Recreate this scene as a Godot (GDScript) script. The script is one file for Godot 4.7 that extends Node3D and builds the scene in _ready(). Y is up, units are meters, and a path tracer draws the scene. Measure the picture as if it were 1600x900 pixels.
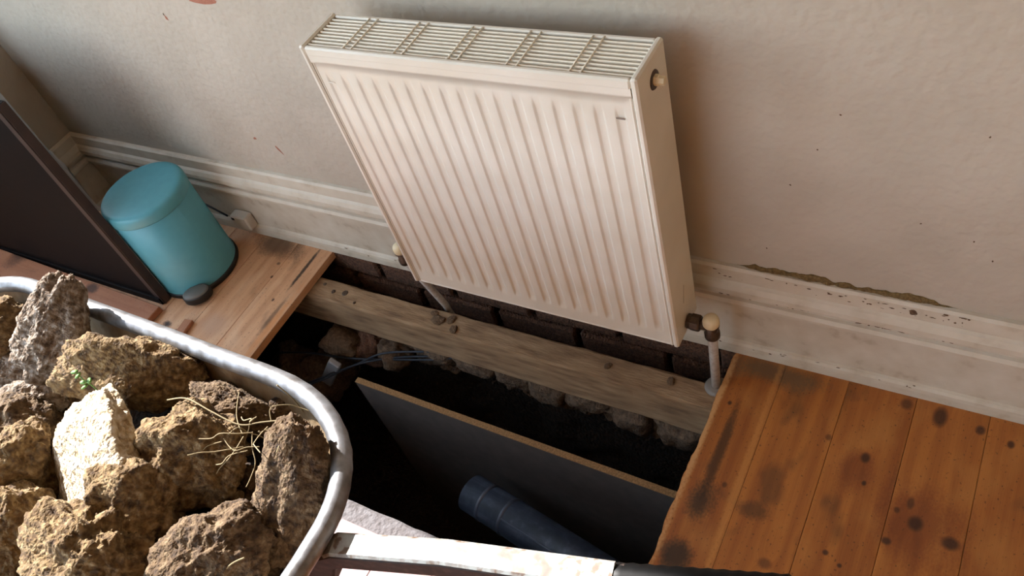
extends Node3D
# A room corner with lifted floorboards under a radiator, a wheelbarrow of clay lumps in front. The back wall is the plane z = 0, the floor y = 0.

var rng := RandomNumberGenerator.new()
var M := {}
var used := {}

# ---------------------------------------------------------------- helpers
func numbered(called: String) -> String:
	var n: int = used.get(called, 0)
	used[called] = n + 1
	return called if n == 0 else "%s_%03d" % [called, n]

func tag(o: Node3D, label: String, category: String, group := "", kind := "") -> void:
	o.set_meta("label", label)
	o.set_meta("category", category)
	if group: o.set_meta("group", group)
	if kind: o.set_meta("kind", kind)

func thing(called: String, label: String, category: String, at := Vector3.ZERO, group := "") -> Node3D:
	var o := Node3D.new()
	o.name = numbered(called)
	add_child(o, true)
	o.position = at
	tag(o, label, category, group)
	return o

func structure_node(called: String, parent: Node3D = null) -> Node3D:
	var o := Node3D.new()
	o.name = called
	if parent: parent.add_child(o, true)
	else: add_child(o, true)
	o.set_meta("kind", "structure")
	return o

func obj(called: String, st: SurfaceTool, m: Material, parent: Node3D = null) -> MeshInstance3D:
	var o := MeshInstance3D.new()
	st.generate_normals()
	o.mesh = st.commit()
	o.material_override = null
	o.set_surface_override_material(0, m)
	o.cast_shadow = GeometryInstance3D.SHADOW_CASTING_SETTING_ON
	if parent:
		o.name = called
		parent.add_child(o, true)
	else:
		o.name = numbered(called)
		add_child(o, true)
	return o

func struct(called: String, st: SurfaceTool, m: Material) -> MeshInstance3D:
	var o := obj(called, st, m)
	o.set_meta("kind", "structure")
	return o

func mb(smooth := false) -> SurfaceTool:
	var st := SurfaceTool.new()
	st.begin(Mesh.PRIMITIVE_TRIANGLES)
	st.set_smooth_group(0 if smooth else -1)
	return st

# corners counter-clockwise as seen from outside
func tri(st: SurfaceTool, a: Vector3, b: Vector3, c: Vector3, ua := Vector2.INF, ub := Vector2.INF, uc := Vector2.INF) -> void:
	st.set_uv(ua if ua.is_finite() else Vector2(a.x + a.y, a.z))
	st.add_vertex(a)
	st.set_uv(uc if uc.is_finite() else Vector2(c.x + c.y, c.z))
	st.add_vertex(c)
	st.set_uv(ub if ub.is_finite() else Vector2(b.x + b.y, b.z))
	st.add_vertex(b)

func quad(st: SurfaceTool, a: Vector3, b: Vector3, c: Vector3, d: Vector3) -> void:
	tri(st, a, b, c)
	tri(st, a, c, d)

func quad_uv(st: SurfaceTool, p: Array, u: Array) -> void:
	tri(st, p[0], p[1], p[2], u[0], u[1], u[2])
	tri(st, p[0], p[2], p[3], u[0], u[2], u[3])

# a box with chamfered edges, centre c, full size s
func box(st: SurfaceTool, c: Vector3, s: Vector3, ch := 0.0, b := Basis()) -> void:
	var h := s * 0.5
	ch = minf(ch, minf(h.x, minf(h.y, h.z)) * 0.9)
	var v := func(sx: float, sy: float, sz: float, axis: int) -> Vector3:
		var q := Vector3(sx * (h.x - (0.0 if axis == 0 else ch)), sy * (h.y - (0.0 if axis == 1 else ch)), sz * (h.z - (0.0 if axis == 2 else ch)))
		return c + b * q
	for s1 in [-1.0, 1.0]:
		var f: Array
		f = [v.call(s1, -1, -1, 0), v.call(s1, 1, -1, 0), v.call(s1, 1, 1, 0), v.call(s1, -1, 1, 0)]
		_q(st, f, s1)
		f = [v.call(-1, s1, -1, 1), v.call(-1, s1, 1, 1), v.call(1, s1, 1, 1), v.call(1, s1, -1, 1)]
		_q(st, f, s1)
		f = [v.call(-1, -1, s1, 2), v.call(1, -1, s1, 2), v.call(1, 1, s1, 2), v.call(-1, 1, s1, 2)]
		_q(st, f, s1)
	if ch <= 0.0: return
	for s1 in [-1.0, 1.0]:
		for s2 in [-1.0, 1.0]:
			_q(st, [v.call(s1, s2, -1, 0), v.call(s1, s2, -1, 1), v.call(s1, s2, 1, 1), v.call(s1, s2, 1, 0)], s1 * s2)
			_q(st, [v.call(-1, s1, s2, 1), v.call(-1, s1, s2, 2), v.call(1, s1, s2, 2), v.call(1, s1, s2, 1)], s1 * s2)
			_q(st, [v.call(s1, -1, s2, 0), v.call(s1, 1, s2, 0), v.call(s1, 1, s2, 2), v.call(s1, -1, s2, 2)], s1 * s2)
			for s3 in [-1.0, 1.0]:
				var t := [v.call(s1, s2, s3, 0), v.call(s1, s2, s3, 1), v.call(s1, s2, s3, 2)]
				if s1 * s2 * s3 > 0: tri(st, t[0], t[1], t[2])
				else: tri(st, t[0], t[2], t[1])

func _q(st: SurfaceTool, f: Array, sgn: float) -> void:
	if sgn > 0: quad(st, f[0], f[1], f[2], f[3])
	else: quad(st, f[3], f[2], f[1], f[0])

func frame_at(dir: Vector3) -> Basis:
	var d := dir.normalized()
	var u := Vector3.UP if absf(d.y) < 0.95 else Vector3.RIGHT
	var x := u.cross(d).normalized()
	return Basis(x, d.cross(x), d)

# tube through points; radii one number or one per point
func tube(st: SurfaceTool, pts: Array, rad, sides := 12, caps := true, closed := false) -> void:
	var n := pts.size()
	var rings := []
	var length := 0.0
	var prev := Basis()
	for i in n:
		var a: Vector3 = pts[(i - 1 + n) % n] if closed or i > 0 else pts[0]
		var b: Vector3 = pts[(i + 1) % n] if closed or i < n - 1 else pts[n - 1]
		var fr := frame_at(b - a)
		if i > 0:
			var d := (b - a).normalized()
			var x := (prev.x - d * prev.x.dot(d)).normalized()
			fr = Basis(x, d.cross(x), d)
			length += (pts[i] - pts[i - 1]).length()
		prev = fr
		var r: float = rad if not rad is Array else rad[i]
		var ring := []
		for k in sides + 1:
			var t := TAU * k / sides
			ring.append([pts[i] + fr.x * cos(t) * r + fr.y * sin(t) * r, Vector2(float(k) / sides * 0.1, length)])
		rings.append(ring)
	if closed: rings.append(rings[0])
	for i in rings.size() - 1:
		for k in sides:
			var p := [rings[i][k], rings[i][k + 1], rings[i + 1][k + 1], rings[i + 1][k]]
			quad_uv(st, p.map(func(e): return e[0]), p.map(func(e): return e[1]))
	if caps and not closed:
		for e in [0, n - 1]:
			for k in sides:
				var a: Vector3 = rings[e][k][0]
				var b: Vector3 = rings[e][k + 1][0]
				if e == 0: tri(st, pts[e], b, a)
				else: tri(st, pts[e], a, b)

# profile of Vector2(radius, height) turned round the axis basis.y at the point c; listed from the bottom up along the outside
func lathe(st: SurfaceTool, prof: Array, c := Vector3.ZERO, b := Basis(), sides := 40) -> void:
	for i in prof.size() - 1:
		for k in sides:
			var t0 := TAU * k / sides
			var t1 := TAU * (k + 1) / sides
			var f := func(q: Vector2, t: float) -> Vector3: return c + b * Vector3(q.x * cos(t), q.y, -q.x * sin(t))
			var p0: Vector2 = prof[i]
			var p1: Vector2 = prof[i + 1]
			if p0.x > 1e-6: tri(st, f.call(p0, t0), f.call(p0, t1), f.call(p1, t1))
			if p1.x > 1e-6: tri(st, f.call(p0, t0), f.call(p1, t1), f.call(p1, t0))

# outline of Vector2(x, z), from y0 up to y1
func prism(st: SurfaceTool, poly: PackedVector2Array, y0: float, y1: float) -> void:
	if not Geometry2D.is_polygon_clockwise(poly): poly.reverse()
	var idx := Geometry2D.triangulate_polygon(poly)
	for i in range(0, idx.size(), 3):
		var t := []
		for k in 3: t.append(poly[idx[i + k]])
		if (t[1] - t[0]).cross(t[2] - t[0]) > 0: t = [t[0], t[2], t[1]]
		tri(st, Vector3(t[0].x, y1, t[0].y), Vector3(t[1].x, y1, t[1].y), Vector3(t[2].x, y1, t[2].y))
		tri(st, Vector3(t[0].x, y0, t[0].y), Vector3(t[2].x, y0, t[2].y), Vector3(t[1].x, y0, t[1].y))
	var n := poly.size()
	for i in n:
		var p := poly[i]
		var q := poly[(i + 1) % n]
		quad(st, Vector3(q.x, y0, q.y), Vector3(p.x, y0, p.y), Vector3(p.x, y1, p.y), Vector3(q.x, y1, q.y))

func axis_basis(dir: Vector3) -> Basis:   # basis whose y runs along dir
	var d := dir.normalized()
	var u := Vector3.RIGHT if absf(d.x) < 0.9 else Vector3.FORWARD
	var z := u.cross(d).normalized()
	return Basis(d.cross(z), d, z)

# ---------------------------------------------------------------- materials
func noise(freq: float, octaves := 4, sd := 1, kind := FastNoiseLite.TYPE_SIMPLEX_SMOOTH) -> FastNoiseLite:
	var n := FastNoiseLite.new()
	n.noise_type = kind
	n.frequency = freq
	n.seed = sd
	n.fractal_octaves = octaves
	n.fractal_type = FastNoiseLite.FRACTAL_FBM if octaves > 1 else FastNoiseLite.FRACTAL_NONE
	return n

func ramp(stops: Array) -> Gradient:
	var g := Gradient.new()
	var o := PackedFloat32Array()
	var c := PackedColorArray()
	for s in stops:
		o.append(s[0])
		c.append(s[1])
	g.offsets = o
	g.colors = c
	return g

func noise_tex(n: FastNoiseLite, g: Gradient = null, size := 512) -> NoiseTexture2D:
	var t := NoiseTexture2D.new()
	t.width = size
	t.height = size
	t.seamless = true
	t.noise = n
	if g: t.color_ramp = g
	return t

func mat(c: Color, rough := 0.6, metal := 0.0) -> StandardMaterial3D:
	var m := StandardMaterial3D.new()
	m.albedo_color = c
	m.roughness = rough
	m.metallic = metal
	return m

# a mottled material, mapped by position; scale is repeats per metre
func mottled(n: FastNoiseLite, stops: Array, scale: float, rough := 0.8, bump: FastNoiseLite = null, bump_cm := 0.0, world := true, size := 512) -> StandardMaterial3D:
	var m := mat(Color.WHITE, rough)
	m.albedo_texture = noise_tex(n, ramp(stops), size)
	m.uv1_triplanar = true
	m.uv1_world_triplanar = world
	m.uv1_scale = Vector3.ONE * scale
	if bump:
		m.heightmap_enabled = true
		m.heightmap_texture = noise_tex(bump, null, size)
		m.heightmap_scale = bump_cm
	return m

# floorboard wood over a patch of floor; u follows x, v follows z, along the grain
func wood_image(w: int, h: int, x0: float, z0: float, wide: float, deep: float, base: Color, dark: Color, pale: Color, seed_no: int, board0: float, knots: Array, grime: Array, dirt: float) -> ImageTexture:
	var im := Image.create(w, h, false, Image.FORMAT_RGB8)
	var fine := noise(1.0, 3, seed_no)
	var ring := noise(1.0, 2, seed_no + 1)
	var blot := noise(1.0, 4, seed_no + 2)
	var speck := noise(1.0, 2, seed_no + 3)
	for j in h:
		var z := z0 + deep * (j + 0.5) / h
		for i in w:
			var x := x0 + wide * (i + 0.5) / w
			var board := floorf((x - board0) / 0.12)
			var bend := 0.0
			var knot := 0.0
			for k in knots:
				var dx: float = (x - k[0]) / k[2]
				var dz: float = (z - k[1]) / k[3]
				var d := dx * dx + dz * dz
				if d < 16.0:
					bend += signf(dx) * exp(-d * 0.35) * k[2] * 0.9
					knot = maxf(knot, clampf((1.2 - sqrt(d)) * 1.6, 0.0, 1.0) * (k[4] if k.size() > 4 else 1.0))
			var gx := x + bend
			var r := ring.get_noise_3d(gx * 34.0, z * 1.6, board * 7.3)
			var f := fine.get_noise_3d(gx * 420.0, z * 9.0, board * 3.1)
			var b := blot.get_noise_3d(x * 9.0, z * 5.0, board * 5.7)
			var s := speck.get_noise_2d(x * 150.0, z * 110.0)
			var tone := fposmod(sin(board * 12.99 + seed_no) * 43.7, 1.0) - 0.5
			var c := base.lerp(dark, clampf(0.36 + r * 0.42 + f * 0.22 + tone * 0.35, 0.0, 1.0))
			c = c.lerp(pale, clampf(b * 0.9 - 0.05, 0.0, 0.5))
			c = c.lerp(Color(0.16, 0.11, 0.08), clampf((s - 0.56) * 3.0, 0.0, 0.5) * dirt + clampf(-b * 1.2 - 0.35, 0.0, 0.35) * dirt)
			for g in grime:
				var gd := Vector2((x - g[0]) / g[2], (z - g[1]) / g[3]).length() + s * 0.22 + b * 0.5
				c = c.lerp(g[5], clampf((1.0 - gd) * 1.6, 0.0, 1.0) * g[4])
			c = c.lerp(Color(0.14, 0.06, 0.03), knot * 0.68)
			im.set_pixel(i, j, c)
	im.generate_mipmaps()
	return ImageTexture.create_from_image(im)

func wood_floor(t: Texture2D, x0: float, z0: float, wide: float, deep: float, rough: float) -> StandardMaterial3D:
	var m := mat(Color.WHITE, rough)
	m.albedo_texture = t
	m.uv1_scale = Vector3(1.0 / wide, 1.0 / deep, 1)
	m.uv1_offset = Vector3(-x0 / wide, -z0 / deep, 0)
	return m

func make_materials() -> void:
	M.wall = mottled(noise(0.006, 4, 3), [[0.0, Color(0.675, 0.635, 0.575)], [0.5, Color(0.695, 0.655, 0.595)], [1.0, Color(0.715, 0.675, 0.615)]], 1.3, 0.85, noise(0.06, 3, 5), 0.12)
	M.ceiling = mat(Color(0.84, 0.80, 0.72), 0.9)
	M.cream = mat(Color(0.80, 0.715, 0.58), 0.9)  # warm paint for the unseen walls, chosen to bounce warm light
	M.trim = mottled(noise(0.012, 5, 9), [[0.0, Color(0.66, 0.60, 0.52)], [0.3, Color(0.76, 0.72, 0.65)], [1.0, Color(0.81, 0.78, 0.72)]], 2.0, 0.55, noise(0.05, 4, 6), 0.05)
	M.chip = mottled(noise(0.05, 4, 12), [[0.0, Color(0.22, 0.15, 0.09)], [0.6, Color(0.38, 0.29, 0.20)], [1.0, Color(0.55, 0.46, 0.36)]], 8.0, 0.95)
	M.pink_chip = mottled(noise(0.05, 3, 13), [[0.0, Color(0.55, 0.34, 0.27)], [1.0, Color(0.68, 0.47, 0.38)]], 8.0, 0.9)
	M.gap = mottled(noise(0.04, 4, 14), [[0.0, Color(0.28, 0.22, 0.12)], [0.5, Color(0.42, 0.34, 0.20)], [1.0, Color(0.56, 0.47, 0.32)]], 7.0, 1.0, noise(0.08, 4, 15), 0.15)
	M.radiator = mottled(noise(0.01, 3, 20), [[0.0, Color(0.83, 0.805, 0.745)], [1.0, Color(0.87, 0.85, 0.80)]], 1.5, 0.32)
	M.grille = mat(Color(0.93, 0.89, 0.81), 0.4)
	M.fin = mat(Color(0.34, 0.29, 0.23), 0.7)  # darkened so the gaps under the grille read as shade
	M.pipe_paint = mottled(noise(0.03, 4, 22), [[0.0, Color(0.50, 0.46, 0.42)], [0.4, Color(0.66, 0.63, 0.60)], [1.0, Color(0.74, 0.71, 0.68)]], 6.0, 0.5)
	M.valve = mottled(noise(0.05, 3, 23), [[0.0, Color(0.20, 0.16, 0.13)], [0.7, Color(0.34, 0.28, 0.23)], [1.0, Color(0.55, 0.50, 0.44)]], 10.0, 0.4)
	M.valve.metallic = 0.5
	M.cap = mat(Color(0.86, 0.80, 0.66), 0.35)
	M.grey_collar = mat(Color(0.48, 0.44, 0.40), 0.5)
	M.blue = mottled(noise(0.02, 3, 30), [[0.0, Color(0.30, 0.57, 0.62)], [1.0, Color(0.33, 0.60, 0.65)]], 3.0, 0.42)
	M.black = mottled(noise(0.03, 3, 31), [[0.0, Color(0.03, 0.03, 0.03)], [1.0, Color(0.07, 0.065, 0.06)]], 4.0, 0.5)
	M.pedal = mat(Color(0.36, 0.35, 0.33), 0.5)
	M.rubber = mat(Color(0.03, 0.03, 0.033), 0.5)
	M.rubber.metallic_specular = 0.3
	M.dark_wood = mottled(noise(0.02, 4, 33), [[0.0, Color(0.05, 0.04, 0.04)], [1.0, Color(0.085, 0.06, 0.055)]], 2.0, 0.55)
	M.dark_wood.metallic_specular = 0.2
	M.dark_edge = mottled(noise(0.02, 4, 34), [[0.0, Color(0.15, 0.10, 0.085)], [1.0, Color(0.21, 0.145, 0.12)]], 2.0, 0.5)
	M.joist = mottled(noise(0.012, 5, 40), [[0.0, Color(0.38, 0.29, 0.20)], [0.35, Color(0.50, 0.39, 0.28)], [0.7, Color(0.57, 0.46, 0.34)], [1.0, Color(0.63, 0.52, 0.40)]], 1.0, 0.9, noise(0.05, 4, 41), 0.12)
	M.joist.uv1_scale = Vector3(1.2, 6, 6)
	M.joist_grey = mottled(noise(0.02, 4, 42), [[0.0, Color(0.28, 0.26, 0.25)], [0.4, Color(0.37, 0.35, 0.355)], [1.0, Color(0.42, 0.41, 0.42)]], 3.0, 0.9, noise(0.05, 4, 41), 0.2)
	M.brick = mottled(noise(0.03, 4, 43), [[0.0, Color(0.22, 0.14, 0.10)], [0.5, Color(0.36, 0.24, 0.17)], [1.0, Color(0.47, 0.34, 0.25)]], 5.0, 0.95, noise(0.07, 4, 44), 0.5)
	M.rubble = mottled(noise(0.03, 4, 45), [[0.0, Color(0.20, 0.15, 0.10)], [0.5, Color(0.34, 0.26, 0.19)], [1.0, Color(0.48, 0.40, 0.31)]], 5.0, 0.95, noise(0.06, 4, 46), 0.3)
	M.soil = mottled(noise(0.04, 5, 47), [[0.0, Color(0.08, 0.055, 0.035)], [0.6, Color(0.19, 0.13, 0.08)], [1.0, Color(0.28, 0.20, 0.13)]], 3.0, 1.0, noise(0.06, 5, 48), 1.0)
	M.panel = mottled(noise(0.02, 4, 49), [[0.0, Color(0.22, 0.19, 0.17)], [1.0, Color(0.28, 0.24, 0.22)]], 2.0, 0.9)
	M.panel_edge = mottled(noise(0.06, 4, 50), [[0.0, Color(0.40, 0.29, 0.17)], [1.0, Color(0.62, 0.47, 0.30)]], 6.0, 0.95)
	M.drain = mottled(noise(0.02, 5, 51), [[0.0, Color(0.10, 0.115, 0.145)], [0.55, Color(0.15, 0.17, 0.215)], [0.75, Color(0.24, 0.26, 0.31)], [1.0, Color(0.40, 0.41, 0.45)]], 3.0, 0.5)
	M.drain_ring = mat(Color(0.27, 0.29, 0.34), 0.5)
	M.cable = mat(Color(0.085, 0.105, 0.15), 0.6)
	M.pale_plastic = mat(Color(0.55, 0.55, 0.56), 0.5)
	M.galv = mottled(noise(0.02, 5, 60), [[0.0, Color(0.33, 0.31, 0.29)], [0.4, Color(0.48, 0.48, 0.49)], [0.7, Color(0.58, 0.59, 0.61)], [1.0, Color(0.70, 0.71, 0.73)]], 3.5, 0.42, noise(0.03, 3, 61), 0.03)
	M.galv.metallic = 0.65
	M.tray = mottled(noise(0.012, 5, 62), [[0.0, Color(0.30, 0.22, 0.13)], [0.35, Color(0.46, 0.36, 0.24)], [0.6, Color(0.52, 0.44, 0.33)], [1.0, Color(0.60, 0.56, 0.50)]], 2.6, 0.6, noise(0.05, 4, 63), 0.2)
	M.tray.metallic = 0.25
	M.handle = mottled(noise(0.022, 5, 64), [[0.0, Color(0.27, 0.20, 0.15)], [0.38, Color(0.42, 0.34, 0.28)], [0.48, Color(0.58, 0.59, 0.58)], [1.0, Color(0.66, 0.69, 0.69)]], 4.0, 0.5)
	M.shaded_rust = mottled(noise(0.03, 4, 67), [[0.0, Color(0.13, 0.09, 0.07)], [0.6, Color(0.21, 0.15, 0.12)], [1.0, Color(0.32, 0.25, 0.20)]], 4.0, 0.7)  # rusty brown, darkened for the shade on the handle's near side
	M.red_paint = mottled(noise(0.03, 4, 66), [[0.0, Color(0.16, 0.05, 0.04)], [1.0, Color(0.34, 0.09, 0.07)]], 5.0, 0.6)
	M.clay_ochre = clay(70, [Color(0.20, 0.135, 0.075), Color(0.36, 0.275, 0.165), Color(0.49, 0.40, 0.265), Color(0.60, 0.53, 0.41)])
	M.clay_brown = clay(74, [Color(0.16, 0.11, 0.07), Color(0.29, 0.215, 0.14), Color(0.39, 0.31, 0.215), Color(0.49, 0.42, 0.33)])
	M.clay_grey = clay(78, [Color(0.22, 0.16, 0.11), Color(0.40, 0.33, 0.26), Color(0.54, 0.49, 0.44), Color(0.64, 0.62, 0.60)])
	M.clay_pale = clay(82, [Color(0.46, 0.37, 0.26), Color(0.67, 0.60, 0.48), Color(0.77, 0.72, 0.64), Color(0.82, 0.80, 0.76)])  # whitened to stand in for full sun on the big slab
	M.root = mat(Color(0.56, 0.50, 0.37), 0.8)
	M.leaf = mat(Color(0.36, 0.52, 0.22), 0.6)
	M.white_plastic = mat(Color(0.74, 0.71, 0.66), 0.5)
	M.frame = mat(Color(0.85, 0.85, 0.84), 0.5)
	M.glass = mat(Color(1, 1, 1, 0.05), 0.05)
	M.glass.transparency = BaseMaterial3D.TRANSPARENCY_ALPHA
	var knots := [[1.043, 0.05, 0.012, 0.022], [0.985, 0.041, 0.011, 0.012, 0.7], [1.109, 0.056, 0.008, 0.01], [1.158, 0.069, 0.006, 0.008], [0.943, 0.174, 0.008, 0.011], [1.012, 0.255, 0.005, 0.006, 0.7], [1.044, 0.269, 0.012, 0.014], [1.1, 0.285, 0.014, 0.012], [1.008, 0.316, 0.008, 0.007], [1.03, 0.235, 0.006, 0.012, 0.7],
		[0.952, 0.224, 0.004, 0.005], [0.838, 0.426, 0.012, 0.01, 0.55], [0.924, 0.371, 0.005, 0.005], [0.95, 0.385, 0.004, 0.004], [0.874, 0.154, 0.006, 0.007, 0.6], [0.684, 0.14, 0.004, 0.005], [0.73, 0.31, 0.005, 0.006, 0.7], [1.25, 0.3, 0.014, 0.014], [1.38, 0.14, 0.012, 0.015], [1.2, 0.6, 0.012, 0.014], [0.8, 0.72, 0.014, 0.013]]
	var gr := Color(0.13, 0.09, 0.055)
	var dust := Color(0.40, 0.31, 0.22)
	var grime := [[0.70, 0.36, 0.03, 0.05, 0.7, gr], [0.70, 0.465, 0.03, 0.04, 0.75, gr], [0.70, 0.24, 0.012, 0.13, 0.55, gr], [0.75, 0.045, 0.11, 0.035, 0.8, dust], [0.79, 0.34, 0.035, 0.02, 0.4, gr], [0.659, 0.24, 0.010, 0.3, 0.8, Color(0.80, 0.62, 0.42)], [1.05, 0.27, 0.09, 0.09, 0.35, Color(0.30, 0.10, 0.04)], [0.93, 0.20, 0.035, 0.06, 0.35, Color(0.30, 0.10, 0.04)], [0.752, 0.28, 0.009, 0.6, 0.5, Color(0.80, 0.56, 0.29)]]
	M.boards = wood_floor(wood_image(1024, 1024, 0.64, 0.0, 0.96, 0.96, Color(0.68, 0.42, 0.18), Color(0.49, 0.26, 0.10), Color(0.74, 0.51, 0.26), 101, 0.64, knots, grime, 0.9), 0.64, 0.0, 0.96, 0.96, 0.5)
	var knots2 := [[-0.548, 0.145, 0.004, 0.005], [-0.49, 0.21, 0.004, 0.005], [-0.56, 0.10, 0.006, 0.005, 0.7], [-1.0, 0.3, 0.012, 0.012], [-0.75, 0.5, 0.012, 0.012], [-0.95, 0.65, 0.01, 0.01]]
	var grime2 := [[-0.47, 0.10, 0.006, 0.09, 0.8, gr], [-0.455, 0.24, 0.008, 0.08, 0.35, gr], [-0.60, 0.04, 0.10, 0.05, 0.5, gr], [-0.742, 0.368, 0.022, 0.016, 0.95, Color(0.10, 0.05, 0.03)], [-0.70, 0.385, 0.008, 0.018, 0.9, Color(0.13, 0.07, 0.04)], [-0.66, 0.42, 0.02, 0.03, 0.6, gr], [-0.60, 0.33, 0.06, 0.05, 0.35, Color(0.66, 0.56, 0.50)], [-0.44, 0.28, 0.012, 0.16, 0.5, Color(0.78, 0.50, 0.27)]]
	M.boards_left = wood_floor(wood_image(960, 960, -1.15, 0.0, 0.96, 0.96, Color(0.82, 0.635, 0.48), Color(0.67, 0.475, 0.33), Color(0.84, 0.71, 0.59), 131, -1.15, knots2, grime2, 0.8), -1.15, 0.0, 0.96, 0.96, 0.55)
	M.boards_sunlit = wood_floor(wood_image(960, 960, -0.427, 0.64, 0.96, 0.96, Color(0.62, 0.49, 0.48), Color(0.50, 0.37, 0.35), Color(0.66, 0.58, 0.57), 161, -0.427, [[0.3, 0.9, 0.01, 0.012]], [], 0.4), -0.427, 0.64, 0.96, 0.96, 0.5)  # paler, pinker colour stands in for sunlight on the middle boards
	M.board_cross = M.boards_left.duplicate()
	M.board_cross.albedo_color = Color(0.80, 0.70, 0.66)
	M.board_cross.uv1_offset = Vector3(0.45, 0.2, 0)

func clay(sd: int, c: Array) -> StandardMaterial3D:
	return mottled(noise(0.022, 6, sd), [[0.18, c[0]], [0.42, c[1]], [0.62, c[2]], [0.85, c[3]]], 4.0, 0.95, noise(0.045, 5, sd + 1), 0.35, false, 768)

# ---------------------------------------------------------------- the place
func _ready() -> void:
	rng.seed = 7
	var cam := Camera3D.new()
	cam.name = "camera"
	cam.keep_aspect = Camera3D.KEEP_HEIGHT
	cam.fov = 37.9915
	cam.near = 0.05
	cam.far = 60.0
	cam.transform = Transform3D(Basis(Vector3(0.85918, -0.23945, -0.45219), Vector3(-0.20958, 0.64152, -0.73792), Vector3(0.46679, 0.72877, 0.50100)), Vector3(1.0349, 1.4394, 0.9871))
	add_child(cam)
	cam.current = true
	var env := Environment.new()
	var sky_m := ProceduralSkyMaterial.new()
	sky_m.sky_top_color = Color(0.70, 0.79, 0.88)
	sky_m.sky_horizon_color = Color(0.87, 0.90, 0.89)
	sky_m.ground_horizon_color = Color(0.55, 0.52, 0.48)
	sky_m.ground_bottom_color = Color(0.40, 0.37, 0.33)
	sky_m.sky_energy_multiplier = 1.0
	var sky := Sky.new()
	sky.sky_material = sky_m
	env.background_mode = Environment.BG_SKY
	env.sky = sky
	env.background_energy_multiplier = 4.0
	env.tonemap_mode = Environment.TONE_MAPPER_LINEAR
	env.tonemap_exposure = 2.3
	env.sdfgi_enabled = true
	env.ssao_enabled = true
	env.ssil_enabled = true
	var we := WorldEnvironment.new()
	we.name = "environment"
	we.environment = env
	add_child(we)
	var sun := DirectionalLight3D.new()
	sun.name = "sun"
	var el := deg_to_rad(35.0)
	sun.look_at_from_position(Vector3.ZERO, Vector3(cos(el), -sin(el), 0.165))
	sun.light_color = Color(1.0, 0.98, 0.96)
	sun.light_energy = 3.7
	sun.light_angular_distance = 0.6
	sun.shadow_enabled = true
	sun.sky_mode = DirectionalLight3D.SKY_MODE_LIGHT_ONLY
	add_child(sun)
	make_materials()
	shell()
	floor_and_hole()
	radiator()
	bin()
	furniture()
	barrow()
	heap()
	small_things()

const LEFT := -2.0
const RIGHT := 2.6
const FRONT := 3.2
const TOP := 3.0
const CORNER := -1.333
const UNDER := -0.7

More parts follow.
